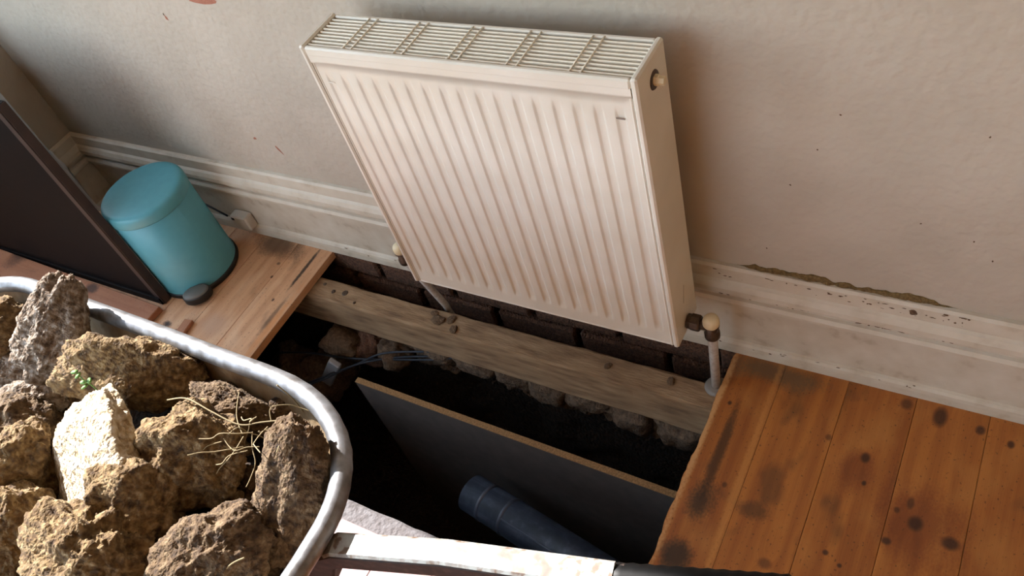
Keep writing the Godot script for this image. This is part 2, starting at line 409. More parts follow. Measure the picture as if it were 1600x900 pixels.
func shell() -> void:
	var st := mb()
	box(st, Vector3((CORNER + RIGHT) / 2, TOP / 2, -0.1), Vector3(RIGHT - CORNER + 0.4, TOP, 0.2))
	var wall := struct("wall_back", st, M.wall)
	# torn and scuffed spots in the plaster
	for c in [[-0.435, 0.333, 0.004, 0.016, 0.5, "pink_chip"], [-0.400, 0.734, 0.046, 0.010, 0.0, "pink_chip"], [-0.554, 0.684, 0.004, 0.008, 0.3, "pink_chip"], [-0.556, 0.693, 0.002, 0.004, -0.3, "chip"], [-0.50, 0.36, 0.008, 0.004, 0.2, "pink_chip"]]:
		var ch := mb()
		ragged(ch, Vector3(c[0], c[1], 0.0004), c[2], c[3], c[4], 0.001)
		obj("plaster_chip", ch, M[c[5]], wall)
	for c in [[1.02, 0.61], [0.72, 0.31], [1.06, 0.375], [0.83, 0.62], [0.955, 0.43], [1.03, 0.41], [0.80, 0.55], [0.76, 0.47]]:
		var ch := mb()
		ragged(ch, Vector3(c[0], c[1], 0.0004), 0.0014, 0.002, c[0] * 9.0, 0.0006)
		obj("plaster_chip", ch, M.chip, wall)
	# short return of wall at the far left, an opening beyond it
	st = mb()
	box(st, Vector3(CORNER - 0.06, TOP / 2, 0.0425), Vector3(0.12, TOP, 0.085))
	struct("wall_return", st, M.wall)
	st = mb()
	box(st, Vector3((LEFT + CORNER) / 2 - 0.1, TOP / 2, -0.04), Vector3(CORNER - LEFT + 0.05, TOP, 0.2))
	struct("wall_alcove", st, M.wall)
	# left wall with the window
	var wz0 := 0.08
	var wz1 := 2.80
	var wy0 := 0.75
	var wy1 := 2.80
	st = mb()
	box(st, Vector3(LEFT - 0.1, TOP / 2, (wz0 - 0.2) / 2), Vector3(0.2, TOP, wz0 + 0.2))
	box(st, Vector3(LEFT - 0.1, TOP / 2, (wz1 + FRONT + 0.2) / 2), Vector3(0.2, TOP, FRONT + 0.2 - wz1))
	box(st, Vector3(LEFT - 0.1, wy0 / 2, (wz0 + wz1) / 2), Vector3(0.2, wy0, wz1 - wz0))
	box(st, Vector3(LEFT - 0.1, (wy1 + TOP) / 2, (wz0 + wz1) / 2), Vector3(0.2, TOP - wy1, wz1 - wz0))
	struct("wall_left", st, M.wall)
	var win := structure_node("window_1")
	st = mb()
	for z in [wz0 + 0.02, wz1 - 0.02]:
		box(st, Vector3(LEFT - 0.1, (wy0 + wy1) / 2, z), Vector3(0.07, wy1 - wy0, 0.04), 0.004)
	for y in [wy0 + 0.02, wy1 - 0.02]:
		box(st, Vector3(LEFT - 0.1, y, (wz0 + wz1) / 2), Vector3(0.07, 0.04, wz1 - wz0 - 0.08), 0.004)
	obj("window_frame", st, M.frame, win)
	st = mb()
	box(st, Vector3(LEFT - 0.1, (wy0 + wy1) / 2, (wz0 + wz1) / 2), Vector3(0.004, wy1 - wy0 - 0.08, wz1 - wz0 - 0.08))
	obj("pane", st, M.glass, win)
	st = mb()
	box(st, Vector3(RIGHT + 0.1, TOP / 2, FRONT / 2), Vector3(0.2, TOP, FRONT + 0.4))
	struct("wall_right", st, M.cream)
	# front wall behind the photographer, with an unseen second window added for fill light
	var fx0 := -1.9
	var fx1 := 0.5
	st = mb()
	box(st, Vector3((LEFT + fx0) / 2, TOP / 2, FRONT + 0.1), Vector3(fx0 - LEFT, TOP, 0.2))
	box(st, Vector3((fx1 + RIGHT) / 2, TOP / 2, FRONT + 0.1), Vector3(RIGHT - fx1, TOP, 0.2))
	box(st, Vector3((fx0 + fx1) / 2, wy0 / 2, FRONT + 0.1), Vector3(fx1 - fx0, wy0, 0.2))
	box(st, Vector3((fx0 + fx1) / 2, (wy1 + TOP) / 2, FRONT + 0.1), Vector3(fx1 - fx0, TOP - wy1, 0.2))
	struct("wall_front", st, M.cream)
	var win2 := structure_node("added_window_2")
	st = mb()
	for x in [fx0 + 0.02, fx1 - 0.02]:
		box(st, Vector3(x, (wy0 + wy1) / 2, FRONT + 0.1), Vector3(0.04, wy1 - wy0, 0.07), 0.004)
	for y in [wy0 + 0.02, wy1 - 0.02]:
		box(st, Vector3((fx0 + fx1) / 2, y, FRONT + 0.1), Vector3(fx1 - fx0 - 0.08, 0.04, 0.07), 0.004)
	obj("window_frame", st, M.frame, win2)
	st = mb()
	box(st, Vector3((fx0 + fx1) / 2, (wy0 + wy1) / 2, FRONT + 0.1), Vector3(fx1 - fx0 - 0.08, wy1 - wy0 - 0.08, 0.004))
	obj("pane", st, M.glass, win2)
	st = mb()
	box(st, Vector3((LEFT + RIGHT) / 2, TOP + 0.1, FRONT / 2), Vector3(RIGHT - LEFT + 0.4, 0.2, FRONT + 0.4))
	struct("ceiling", st, M.ceiling)
	# skirting
	var prof := [Vector2(0, 0), Vector2(0.022, 0), Vector2(0.022, 0.018), Vector2(0.0205, 0.026), Vector2(0.017, 0.031), Vector2(0.0125, 0.034), Vector2(0.012, 0.04), Vector2(0.012, 0.148), Vector2(0.018, 0.150), Vector2(0.024, 0.156), Vector2(0.0245, 0.163), Vector2(0.020, 0.170), Vector2(0.0145, 0.172), Vector2(0.0145, 0.180), Vector2(0.021, 0.184), Vector2(0.0265, 0.192), Vector2(0.0255, 0.203), Vector2(0.020, 0.213), Vector2(0.0145, 0.218), Vector2(0.0145, 0.222), Vector2(0.0125, 0.245), Vector2(0.008, 0.25), Vector2(0, 0.25)]
	st = mb()
	for i in prof.size() - 1:
		var a: Vector2 = prof[i]
		var b: Vector2 = prof[i + 1]
		quad(st, Vector3(CORNER + a.x, a.y, a.x), Vector3(RIGHT, a.y, a.x), Vector3(RIGHT, b.y, b.x), Vector3(CORNER + b.x, b.y, b.x))
	var sk := struct("baseboard_back", st, M.trim)
	st = mb()
	for i in prof.size() - 1:
		var a: Vector2 = prof[i]
		var b: Vector2 = prof[i + 1]
		quad(st, Vector3(CORNER + a.x, a.y, 0.085), Vector3(CORNER + a.x, a.y, a.x), Vector3(CORNER + b.x, b.y, b.x), Vector3(CORNER + b.x, b.y, 0.085))
	for i in prof.size() - 2:
		tri(st, Vector3(CORNER, 0, 0.085), Vector3(CORNER + prof[i + 1].x, prof[i + 1].y, 0.085), Vector3(CORNER + prof[i + 2].x, prof[i + 2].y, 0.085))
	struct("baseboard_left", st, M.trim)
	# broken plaster along the top of the skirting, and flaked paint on its moulding
	st = mb()
	var gn := noise(22.0, 3, 301)
	var prev := []
	for i in 90:
		var x := 0.665 + 0.365 * i / 89.0
		var w := (0.008 + 0.009 * gn.get_noise_1d(x)) * smoothstep(0.0, 0.12, i / 89.0) * (1.0 - smoothstep(0.86, 1.0, i / 89.0))
		w = maxf(w, 0.0003)
		var ring := []
		for k in 7:
			var t := PI * k / 6.0
			ring.append(Vector3(x, 0.2515 - cos(t) * w + 0.003 * gn.get_noise_2d(x, 9.0), 0.0005 + sin(t) * (0.004 + 0.004 * gn.get_noise_2d(x * 2.0, k * 0.2)) * minf(1.0, w * 200.0)))
		if prev:
			for k in 6: quad(st, prev[k], ring[k], ring[k + 1], prev[k + 1])
		prev = ring
	obj("plaster_gap", st, M.gap, sk)
	for i in 110:
		var x := rng.randf_range(0.62, 1.05)
		var strip: int = [0, 0, 0, 1, 1, 1, 2][i % 7]
		var y: float = [rng.randf_range(0.223, 0.245), rng.randf_range(0.183, 0.19), rng.randf_range(0.02, 0.035)][strip]
		var z: float = [0.0137, 0.0215, 0.0208][strip]
		st = mb()
		ragged(st, Vector3(x, y, z), rng.randf_range(0.0012, 0.0065), rng.randf_range(0.0008, 0.0024), rng.randf_range(-0.15, 0.15), 0.0007)
		obj("paint_flake", st, M.chip, sk)
	st = mb()
	ragged(st, Vector3(0.967, 0.232, 0.0136), 0.008, 0.009, 0.3, 0.0015)
	obj("paint_flake", st, M.chip, sk)
	for i in 16:
		st = mb()
		ragged(st, Vector3(rng.randf_range(-0.42, 0.0), rng.randf_range(0.012, 0.034), 0.021), rng.randf_range(0.002, 0.008), rng.randf_range(0.001, 0.003), rng.randf_range(-0.2, 0.2), 0.0009)
		obj("paint_flake", st, M.chip, sk)

# a small ragged scab lying on a plane z = const
func ragged(st: SurfaceTool, c: Vector3, w: float, h: float, turn: float, thick: float) -> void:
	var pts := []
	for k in 11:
		var t := TAU * k / 11
		var r := rng.randf_range(0.6, 1.1)
		var q := Vector2(cos(t) * w * r, sin(t) * h * r).rotated(turn)
		pts.append(c + Vector3(q.x, q.y, 0))
	var mid := c + Vector3(0, 0, thick)
	for k in 11: tri(st, mid, pts[k], pts[(k + 1) % 11])

func board(parent: Node3D, x0: float, x1: float, z0: float, z1: float, m: Material, ragged_left := false) -> void:
	var st := mb()
	if ragged_left:
		var poly := PackedVector2Array([Vector2(x1, z0), Vector2(x1, z1)])
		var n := noise(14.0, 3, 55)
		var steps := 60
		for i in steps + 1:
			var z := lerpf(minf(z1, 0.64), z0 + 0.03, float(i) / steps)
			poly.append(Vector2(x0 + 0.0065 * n.get_noise_1d(z * 0.55) + 0.002 * n.get_noise_1d(z * 4.0), z))
		poly.append(Vector2(x0 + 0.012, z0))
		prism(st, poly, -0.022, 0.0)
	else:
		box(st, Vector3((x0 + x1) / 2, -0.011, (z0 + z1) / 2), Vector3(x1 - x0 - 0.0007, 0.022, z1 - z0), 0.0008)
	obj("floorboard", st, m, parent)

const HOLE_L := -0.427
const HOLE_R := 0.655
const HOLE_Z := 0.641

func floor_and_hole() -> void:
	var f := structure_node("floor")
	var x := HOLE_L
	while x > LEFT:
		board(f, maxf(x - 0.12, LEFT), x, 0.001, FRONT, M.boards_left)
		x -= 0.12
	board(f, HOLE_R, 0.76, 0.001, FRONT, M.boards, true)
	x = 0.76
	while x < RIGHT:
		board(f, x, minf(x + 0.12, RIGHT), 0.001, FRONT, M.boards)
		x += 0.12
	x = HOLE_L
	while x < HOLE_R - 0.01:
		board(f, x, minf(x + 0.12, HOLE_R - 0.004), HOLE_Z, FRONT, M.boards_sunlit)
		x += 0.12
	# ground under the house and the walls that go down to it
	var st := mb(true)
	var gn := noise(2.2, 4, 60)
	for i in 70:
		for j in 50:
			var p := []
			for d in [[0, 0], [0, 1], [1, 1], [1, 0]]:
				var gx: float = lerpf(LEFT - 0.1, RIGHT + 0.1, (i + d[0]) / 70.0)
				var gz: float = lerpf(0.0, FRONT + 0.1, (j + d[1]) / 50.0)
				p.append(Vector3(gx, UNDER + 0.07 * gn.get_noise_2d(gx * 1.5, gz * 1.5) - 0.1 + 0.25 * smoothstep(0.16, 0.02, gz), gz))
			quad(st, p[0], p[1], p[2], p[3])
	struct("ground", st, M.soil)
	st = mb()
	box(st, Vector3((LEFT + RIGHT) / 2, UNDER / 2 - 0.15, -0.1), Vector3(RIGHT - LEFT + 0.4, -UNDER + 0.3, 0.2))
	var fw := struct("wall_foundation", st, M.soil)
	for row in 4:
		for k in 7:
			var bx := -0.62 + 0.225 * k + (0.11 if row % 2 else 0.0)
			var br := mb()
			box(br, Vector3(bx, -0.036 - 0.075 * row + rng.randf_range(-0.003, 0.003), 0.004 + rng.randf_range(0, 0.006)), Vector3(0.212, 0.063, 0.03), 0.006, Basis(Vector3.UP, rng.randf_range(-0.02, 0.02)))
			obj("brick", br, M.brick, fw)
	for s in [["wall_underfloor_left", Vector3(LEFT - 0.1, UNDER / 2 - 0.15, FRONT / 2), Vector3(0.2, 1.0, FRONT + 0.4)], ["wall_underfloor_right", Vector3(RIGHT + 0.1, UNDER / 2 - 0.15, FRONT / 2), Vector3(0.2, 1.0, FRONT + 0.4)], ["wall_underfloor_front", Vector3((LEFT + RIGHT) / 2, UNDER / 2 - 0.15, FRONT + 0.1), Vector3(RIGHT - LEFT, 1.0, 0.2)]]:
		st = mb()
		box(st, s[1], s[2])
		struct(s[0], st, M.soil)
	# joists
	st = mb()
	worn_beam(st, LEFT, RIGHT, 0.091, 0.153, -0.137, -0.0225, 3)
	var j1 := obj("joist", st, M.joist)
	tag(j1, "long old timber joist under the radiator, dusty and worn on top", "joist")
	for n in [[-0.36, 0.125, 0.006], [-0.325, 0.12, 0.009], [-0.40, 0.11, 0.005], [-0.28, 0.14, 0.004]]:
		var dk := mb()
		lathe(dk, [Vector2(n[2], 0.0), Vector2(n[2] * 0.8, 0.0016), Vector2(0.0, 0.002)], Vector3(n[0], -0.0225, n[1]), Basis(), 10)
		obj("nail_head", dk, M.valve, j1)
	st = mb()
	worn_beam(st, LEFT, RIGHT, 0.594, 0.66, -0.137, -0.0225, 8)
	tag(obj("joist", st, M.joist_grey), "pale grey timber joist at the front edge of the hole, beside the barrow handle", "joist")
	st = mb()
	worn_beam(st, LEFT, RIGHT, 1.09, 1.15, -0.137, -0.0225, 12)
	tag(obj("joist", st, M.joist_grey), "timber joist under the floorboards below the wheelbarrow", "joist")
	# rough masonry under the first joist
	st = mb()
	var sn := noise(11.0, 4, 70)
	var low := func(x: float) -> float: return -0.225 + 0.05 * sn.get_noise_1d(x * 0.9) - 0.02 * smoothstep(-0.1, 0.5, x)
	for i in 140:
		for j in 10:
			var p := []
			for d in [[0, 0], [1, 0], [1, 1], [0, 1]]:
				var gx: float = lerpf(-0.30, 0.80, (i + d[0]) / 140.0)
				var v: float = (j + d[1]) / 10.0
				var gy: float = lerpf(low.call(gx), -0.13, v) if v > 0.05 else low.call(gx)
				p.append(Vector3(gx, gy, (0.132 + 0.022 * sn.get_noise_2d(gx, gy * 1.4)) if v > 0.05 else 0.07))
			quad(st, p[0], p[1], p[2], p[3])
	var sw := struct("wall_sleeper", st, M.rubble)
	var lumps := [[-0.10, -0.17, 0.135, 0.10, 0.06, 0.05], [0.03, -0.175, 0.132, 0.09, 0.055, 0.05], [0.13, -0.18, 0.128, 0.08, 0.06, 0.05], [0.23, -0.19, 0.135, 0.08, 0.065, 0.05], [0.335, -0.18, 0.132, 0.08, 0.06, 0.05], [0.44, -0.195, 0.137, 0.075, 0.06, 0.05], [0.56, -0.20, 0.14, 0.085, 0.065, 0.05], [0.68, -0.20, 0.13, 0.08, 0.065, 0.05]]
	for i in lumps.size():
		var l: Array = lumps[i]
		var bl := obj("block", rock_mesh(Vector3(l[3] * 0.7, l[4] * 0.72, l[5] * 0.9), 5.0, 500 + i, 14, 0.8), M.rubble, sw)
		bl.position = Vector3(l[0], l[1], l[2] - 0.028)
	# earth bank behind, and broken pieces at the left end of the hole
	st = mb(true)
	var bn := noise(9.0, 4, 66)
	for i in 80:
		for j in 14:
			var p := []
			for d in [[0, 0], [1, 0], [1, 1], [0, 1]]:
				var gx: float = lerpf(LEFT, RIGHT, (i + d[0]) / 80.0)
				var v: float = (j + d[1]) / 14.0
				p.append(Vector3(gx, lerpf(-0.75, -0.16, v), 0.13 - 0.07 * v + 0.03 * bn.get_noise_2d(gx, v * 0.6)))
			quad(st, p[0], p[1], p[2], p[3])
	struct("trench_bank", st, M.soil)
	var bits := [[-0.37, -0.19, 0.17, 0.07, 0.055, 0.05, "pale broken lump of mortar below the left end of the old joist"], [-0.45, -0.30, 0.22, 0.08, 0.07, 0.06, "dusty rubble lump beneath the blue cables at the hole's left end"], [-0.30, -0.20, 0.14, 0.06, 0.05, 0.05, "reddish rubble lump tucked under the joist above the blue cables"], [-0.21, -0.20, 0.14, 0.055, 0.045, 0.05, "dark rubble lump where the blue cables pass under the joist"], [-0.58, -0.34, 0.25, 0.09, 0.09, 0.07, "brown rubble lump in shade under the left floorboards"]]
	for i in bits.size():
		var b: Array = bits[i]
		rock("rubble_lump", b[6], "rubble", Vector3(b[0], b[1], b[2]), Basis(Vector3(0.3, 1, 0.2).normalized(), i * 1.3), Vector3(b[3], b[4], b[5]), 3.0, M.rubble if i != 2 else M.brick, 540 + i, "", 16)
	# sheet of board standing in the trench
	var sheet := thing("trench_board", "thin grey-brown sheet standing on edge along the trench", "board")
	var tilt := Basis(Vector3.RIGHT, 0.06)
	st = mb()
	var sp := [Vector3(-0.212, -0.12, 0.299), Vector3(0.75, -0.12, 0.317), Vector3(0.75, -0.80, 0.36), Vector3(-0.13, -0.80, 0.34)]
	var off := Vector3(0, 0, -0.013)
	quad(st, sp[3], sp[2], sp[1], sp[0])
	quad(st, sp[0] + off, sp[1] + off, sp[2] + off, sp[3] + off)
	quad(st, sp[0] + off, sp[0], sp[1], sp[1] + off)
	quad(st, sp[3] + off, sp[3], sp[0], sp[0] + off)
	quad(st, sp[1] + off, sp[1], sp[2], sp[2] + off)
	obj("sheet", st, M.panel, sheet)
	st = mb()
	quad_strip_edge(st, sp[0], sp[1])
	obj("raw_edge", st, M.panel_edge, sheet)
	# drain pipe
	var dp := thing("drain_pipe", "dark blue-grey plastic drain pipe lying in the trench", "pipe")
	st = mb(true)
	var pa := Vector3(0.125, -0.30, 0.393)
	var pb := Vector3(0.80, -0.30, 0.515)
	var dir := (pb - pa).normalized()
	var pts := []
	for i in 12: pts.append(pa.lerp(pb, i / 11.0))
	lathe(st, [Vector2(0.0, 0.006), Vector2(0.040, 0.004), Vector2(0.045, 0.0), Vector2(0.0455, 0.0), Vector2(0.0455, (pb - pa).length())], pa, axis_basis(dir), 36)
	obj("pipe_body", st, M.drain, dp)
	for d in [0.052, 0.118]:
		st = mb(true)
		lathe(st, [Vector2(0.0455, d - 0.003), Vector2(0.0472, d), Vector2(0.0472, d + 0.004), Vector2(0.0455, d + 0.007)], pa, axis_basis(dir), 36)
		obj("joint_ring", st, M.drain_ring, dp)
	st = mb(true)
	tube(st, [pa + dir * 0.12 + Vector3(0, 0.040, 0.0245), pa + dir * 0.45 + Vector3(0, 0.040, 0.0245)], 0.002, 6)
	obj("seam_line", st, M.drain_ring, dp)
	# cables
	var runs := [[[-0.66, -0.34, 0.33], [-0.42, -0.215, 0.315], [-0.29, -0.18, 0.225], [-0.2, -0.15, 0.18], [-0.02, -0.14, 0.13]], [[-0.58, -0.30, 0.36], [-0.40, -0.205, 0.30], [-0.28, -0.175, 0.225], [-0.17, -0.17, 0.17], [0.0, -0.15, 0.13]], [[-0.70, -0.26, 0.26], [-0.47, -0.19, 0.235], [-0.33, -0.175, 0.22], [-0.22, -0.175, 0.19], [-0.06, -0.16, 0.15], [0.02, -0.14, 0.12]]]
	for i in runs.size():
		st = mb(true)
		tube(st, smooth_path(runs[i]), 0.0028, 8)
		tag(obj("cable", st, M.cable), ["blue cable under the joist, upper one where the three spread toward the joist", "blue cable under the joist, middle one of the three crossing strands", "blue cable under the joist, the one reaching farthest left into the dark"][i], "cable", "blue cables under the joist")
	st = mb()
	box(st, Vector3(-0.46, -0.33, 0.255), Vector3(0.034, 0.46, 0.016), 0.003, Basis(Vector3(0, 0, 1), -0.64))
	tag(obj("offcut_strip", st, M.pale_plastic), "pale narrow strip standing in the hole below the cables", "strip")

func quad_strip_edge(st: SurfaceTool, a: Vector3, b: Vector3) -> void:
	var n := noise(60.0, 2, 77)
	var steps := 60
	for i in steps:
		var ring := []
		for k in 2:
			var p := a.lerp(b, float(i + k) / steps)
			var h := 0.0015 + 0.0012 * n.get_noise_1d(p.x)
			ring.append([p + Vector3(0, -0.001, 0.0008), p + Vector3(0, h, 0.0006), p + Vector3(0, h, -0.0138), p + Vector3(0, -0.001, -0.0138)])
		for k in 3: quad(st, ring[0][k], ring[1][k], ring[1][k + 1], ring[0][k + 1])

func smooth_path(p: Array) -> Array:
	var c := Curve3D.new()
	for i in p.size():
		var q := Vector3(p[i][0], p[i][1], p[i][2])
		var a := Vector3(p[maxi(i - 1, 0)][0], p[maxi(i - 1, 0)][1], p[maxi(i - 1, 0)][2])
		var b := Vector3(p[mini(i + 1, p.size() - 1)][0], p[mini(i + 1, p.size() - 1)][1], p[mini(i + 1, p.size() - 1)][2])
		c.add_point(q, (a - b) / 6.0, (b - a) / 6.0)
	var out := []
	var n := 8 * (p.size() - 1)
	for i in n + 1: out.append(c.sample(int(i / 8.0) if i < n else p.size() - 2, (i % 8) / 8.0 if i < n else 1.0))
	return out

# a beam along x, its corners worn and uneven
func worn_beam(st: SurfaceTool, x0: float, x1: float, z0: float, z1: float, y0: float, y1: float, sd: int) -> void:
	var n := noise(7.0, 4, sd)
	var steps := 260
	var rings := []
	var sec := [Vector2(z0, y0), Vector2(z1 - 0.004, y0), Vector2(z1, y0 + 0.005), Vector2(z1, lerpf(y0, y1, 0.33)), Vector2(z1, lerpf(y0, y1, 0.66)), Vector2(z1, y1 - 0.004), Vector2(z1 - 0.0012, y1 - 0.0012), Vector2(z1 - 0.004, y1), Vector2(lerpf(z0, z1, 0.6), y1), Vector2(lerpf(z0, z1, 0.3), y1), Vector2(z0 + 0.006, y1), Vector2(z0, y1 - 0.006)]
	for i in steps + 1:
		var x := lerpf(x0, x1, float(i) / steps)
		var ring := []
		for k in sec.size():
			var s: Vector2 = sec[k]
			var w := 0.004 if k in [5, 6, 7, 10, 11] else 0.002
			if k >= 5 and k <= 10:
				ring.append(Vector3(x, s.y - absf(n.get_noise_2d(x, k * 0.05)) * w, s.x + n.get_noise_2d(x + 31.0, k * 0.05) * w))
			else:
				ring.append(Vector3(x, s.y + n.get_noise_2d(x, k * 0.05) * w, s.x + n.get_noise_2d(x + 31.0, k * 0.05) * w))
		rings.append(ring)
	var m := sec.size()
	for i in steps:
		for k in m:
			quad(st, rings[i][(k + 1) % m], rings[i][k], rings[i + 1][k], rings[i + 1][(k + 1) % m])

# a lump: planes cut a ball into rough facets, noise roughens it
func rock_mesh(half: Vector3, power: float, sd: int, n: int, rough: float, taper := 0.0) -> SurfaceTool:
	var r := RandomNumberGenerator.new()
	r.seed = sd
	var planes := []
	for k in 16:
		var d := Vector3(r.randfn(), r.randfn(), r.randfn()).normalized()
		planes.append([d, r.randf_range(0.74, 1.05) if power < 3.9 else r.randf_range(0.98, 1.2)])
	var low := noise(1.1, 2, sd)
	var mid := noise(3.2, 4, sd + 1)
	var fine := noise(10.0, 3, sd + 2)
	fine.fractal_type = FastNoiseLite.FRACTAL_RIDGED
	var mean := (half.x + half.y + half.z) / 3.0
	var dirs := [[Vector3.RIGHT, Vector3.UP, Vector3.BACK], [Vector3.LEFT, Vector3.UP, Vector3.FORWARD], [Vector3.UP, Vector3.BACK, Vector3.RIGHT], [Vector3.DOWN, Vector3.FORWARD, Vector3.RIGHT], [Vector3.BACK, Vector3.RIGHT, Vector3.UP], [Vector3.FORWARD, Vector3.LEFT, Vector3.UP]]
	var st := mb(true)
	for f in dirs:
		var g := []
		for i in n + 1:
			var row := []
			for j in n + 1:
				var d: Vector3 = (f[0] + f[1] * tan((2.0 * i / n - 1.0) * PI / 4) + f[2] * tan((2.0 * j / n - 1.0) * PI / 4)).normalized()
				d = Vector3(snappedf(d.x, 1e-6), snappedf(d.y, 1e-6), snappedf(d.z, 1e-6))
				var rad := pow(pow(absf(d.x), power) + pow(absf(d.y), power) + pow(absf(d.z), power), -1.0 / power)
				for p in planes:
					var c: float = d.dot(p[0])
					if c > 0.2: rad = minf(rad, p[1] / c)
				var q := d * rad
				var scale := half / mean
				rad += 0.16 * low.get_noise_3dv(q) + rough * (0.16 * mid.get_noise_3dv(q * scale * mean * 9.0) + 0.05 * fine.get_noise_3dv(q * scale * mean * 14.0))
				var v := d * rad * half
				v.x *= 1.0 - taper * v.y / half.y
				v.z *= 1.0 - taper * v.y / half.y
				row.append(Vector3(snappedf(v.x, 1e-5), snappedf(v.y, 1e-5), snappedf(v.z, 1e-5)))
			g.append(row)
		for i in n:
			for j in n:
				quad(st, g[i][j], g[i + 1][j], g[i + 1][j + 1], g[i][j + 1])
	return st

func rock(called: String, label: String, category: String, at: Vector3, turn: Basis, half: Vector3, power: float, m: Material, sd: int, group := "", n := 34, rough := 1.0, taper := 0.0) -> MeshInstance3D:
	var o := obj(called, rock_mesh(half, power, sd, n, rough, taper), m)
	o.transform = Transform3D(turn, at)
	tag(o, label, category, group)
	return o

const RW := 0.6037
const RB := 0.1726
const RG := 0.0598
const RD := 0.0999

func radiator() -> void:
	var t := thing("radiator", "white ribbed panel radiator with a slotted grille top, hung on the wall", "radiator", Vector3(0, RB, RG))
	var sw := 0.0105
	var st := mb()
	for s in [0, 1]:
		st = mb()
		var cx := sw / 2 if s == 0 else RW - sw / 2
		box(st, Vector3(cx, 0.3, RD / 2), Vector3(sw, 0.6, RD), 0.003)
		obj("side_panel", st, M.radiator, t)
	# front sheet with pressed channels
	var xs := [0.0]
	var prof := [0.0]
	var pitch := 0.0333
	for k in 17:
		var c := RW / 2 - sw + (k - 8) * pitch
		for e in [[-0.0095, 0.0], [-0.008, 0.08], [-0.0058, 0.9], [-0.0045, 1.0], [0.0045, 1.0], [0.0058, 0.9], [0.008, 0.08], [0.0095, 0.0]]:
			xs.append(c + e[0])
			prof.append(e[1])
	var fw := RW - 2 * sw - 0.002
	xs.append(fw)
	prof.append(0.0)
	var ys := [0.0, 0.028, 0.033, 0.038, 0.043, 0.048, 0.2, 0.4, 0.525, 0.531, 0.537, 0.543, 0.549, 0.565, 0.5655, 0.57, 0.582]
	st = mb(true)
	var fr := func(i: int, j: int) -> Vector3:
		var y: float = ys[j]
		var e := smoothstep(0.028, 0.048, y) * (1.0 - smoothstep(0.525, 0.549, y))
		var d: float = 0.0027 * prof[i] * e
		if y > 0.5652: d = -0.002
		return Vector3(sw + 0.001 + xs[i], y + 0.002, RD - 0.004 - d)
	for i in xs.size() - 1:
		for j in ys.size() - 1:
			quad(st, fr.call(i, j), fr.call(i + 1, j), fr.call(i + 1, j + 1), fr.call(i, j + 1))
	obj("front_panel", st, M.radiator, t)
	st = mb()
	for xx in [sw + 0.0015 + 0.0, RW - sw - 0.0055]:
		box(st, Vector3(xx + 0.002, 0.29, RD - 0.007), Vector3(0.004, 0.58, 0.009), 0.0015)
	box(st, Vector3(RW / 2, 0.003, RD - 0.009), Vector3(fw, 0.004, 0.012), 0.001)
	obj("front_edge", st, M.radiator, t)
	# top: front strip, back strip, grille
	st = mb()
	box(st, Vector3(RW / 2, 0.5895, RD - 0.0055), Vector3(RW - 2 * sw, 0.017, 0.010), 0.003)
	obj("top_front_strip", st, M.radiator, t)
	st = mb()
	box(st, Vector3(RW / 2, 0.589, 0.004), Vector3(RW - 2 * sw, 0.016, 0.008), 0.002)
	obj("top_back_strip", st, M.radiator, t)
	for k in 9:
		st = mb()
		box(st, Vector3(RW / 2, 0.593, 0.0145 + k * 0.0088), Vector3(RW - 2 * sw, 0.006, 0.0036), 0.0012)
		obj("grille_bar", st, M.grille, t)
	for k in 5:
		for s in [-1, 1]:
			st = mb(true)
			var cx: float = 0.1028 * (k + 1) + s * 0.0088 - 0.006
			tube(st, [Vector3(cx, 0.5965, 0.006), Vector3(cx, 0.5965, RD - 0.008)], 0.0013, 6)
			obj("cross_wire", st, M.grille, t)
	# inside: back sheet and folded fins
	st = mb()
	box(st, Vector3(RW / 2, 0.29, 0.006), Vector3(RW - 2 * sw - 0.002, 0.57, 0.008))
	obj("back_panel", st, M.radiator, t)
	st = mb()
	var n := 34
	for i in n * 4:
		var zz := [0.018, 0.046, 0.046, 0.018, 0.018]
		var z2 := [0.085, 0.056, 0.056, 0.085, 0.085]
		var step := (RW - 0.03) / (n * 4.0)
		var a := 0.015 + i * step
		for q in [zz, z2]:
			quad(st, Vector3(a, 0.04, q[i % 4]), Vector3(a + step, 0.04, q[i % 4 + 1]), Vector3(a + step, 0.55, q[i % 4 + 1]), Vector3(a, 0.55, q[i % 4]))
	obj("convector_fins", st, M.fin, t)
	# pressed corner marks
	for s in [0, 1]:
		st = mb()
		var cx := 0.030 if s == 0 else RW - 0.041
		box(st, Vector3(cx + 0.006, 0.528, RD - 0.0036), Vector3(0.014, 0.0025, 0.001), 0.0004)
		obj("pressed_mark", st, M.grey_collar if s else M.radiator, t)
	# bleed valve and tapping at the top right
	var side := axis_basis(Vector3.RIGHT)
	st = mb(true)
	lathe(st, [Vector2(0.0, 0.0012), Vector2(0.006, 0.0012), Vector2(0.0135, 0.0022), Vector2(0.0150, 0.0)], Vector3(RW - 0.0002, 0.562, 0.047), side, 28)
	var tap := obj("tapping_ring", st, M.valve, t)
	st = mb()
	lathe(st, [Vector2(0.0085, 0.001), Vector2(0.0085, 0.007), Vector2(0.0065, 0.008), Vector2(0.0065, 0.016), Vector2(0.0, 0.016)], Vector3(RW, 0.562, 0.047), side, 6)
	obj("bleed_plug", st, M.cap, tap)
	# scratch on the side
	st = mb()
	box(st, Vector3(RW + 0.0001, 0.10, 0.05), Vector3(0.0005, 0.04, 0.0008), 0.0, Basis(Vector3.RIGHT, -0.25))
	obj("scratch", st, M.grey_collar, t)
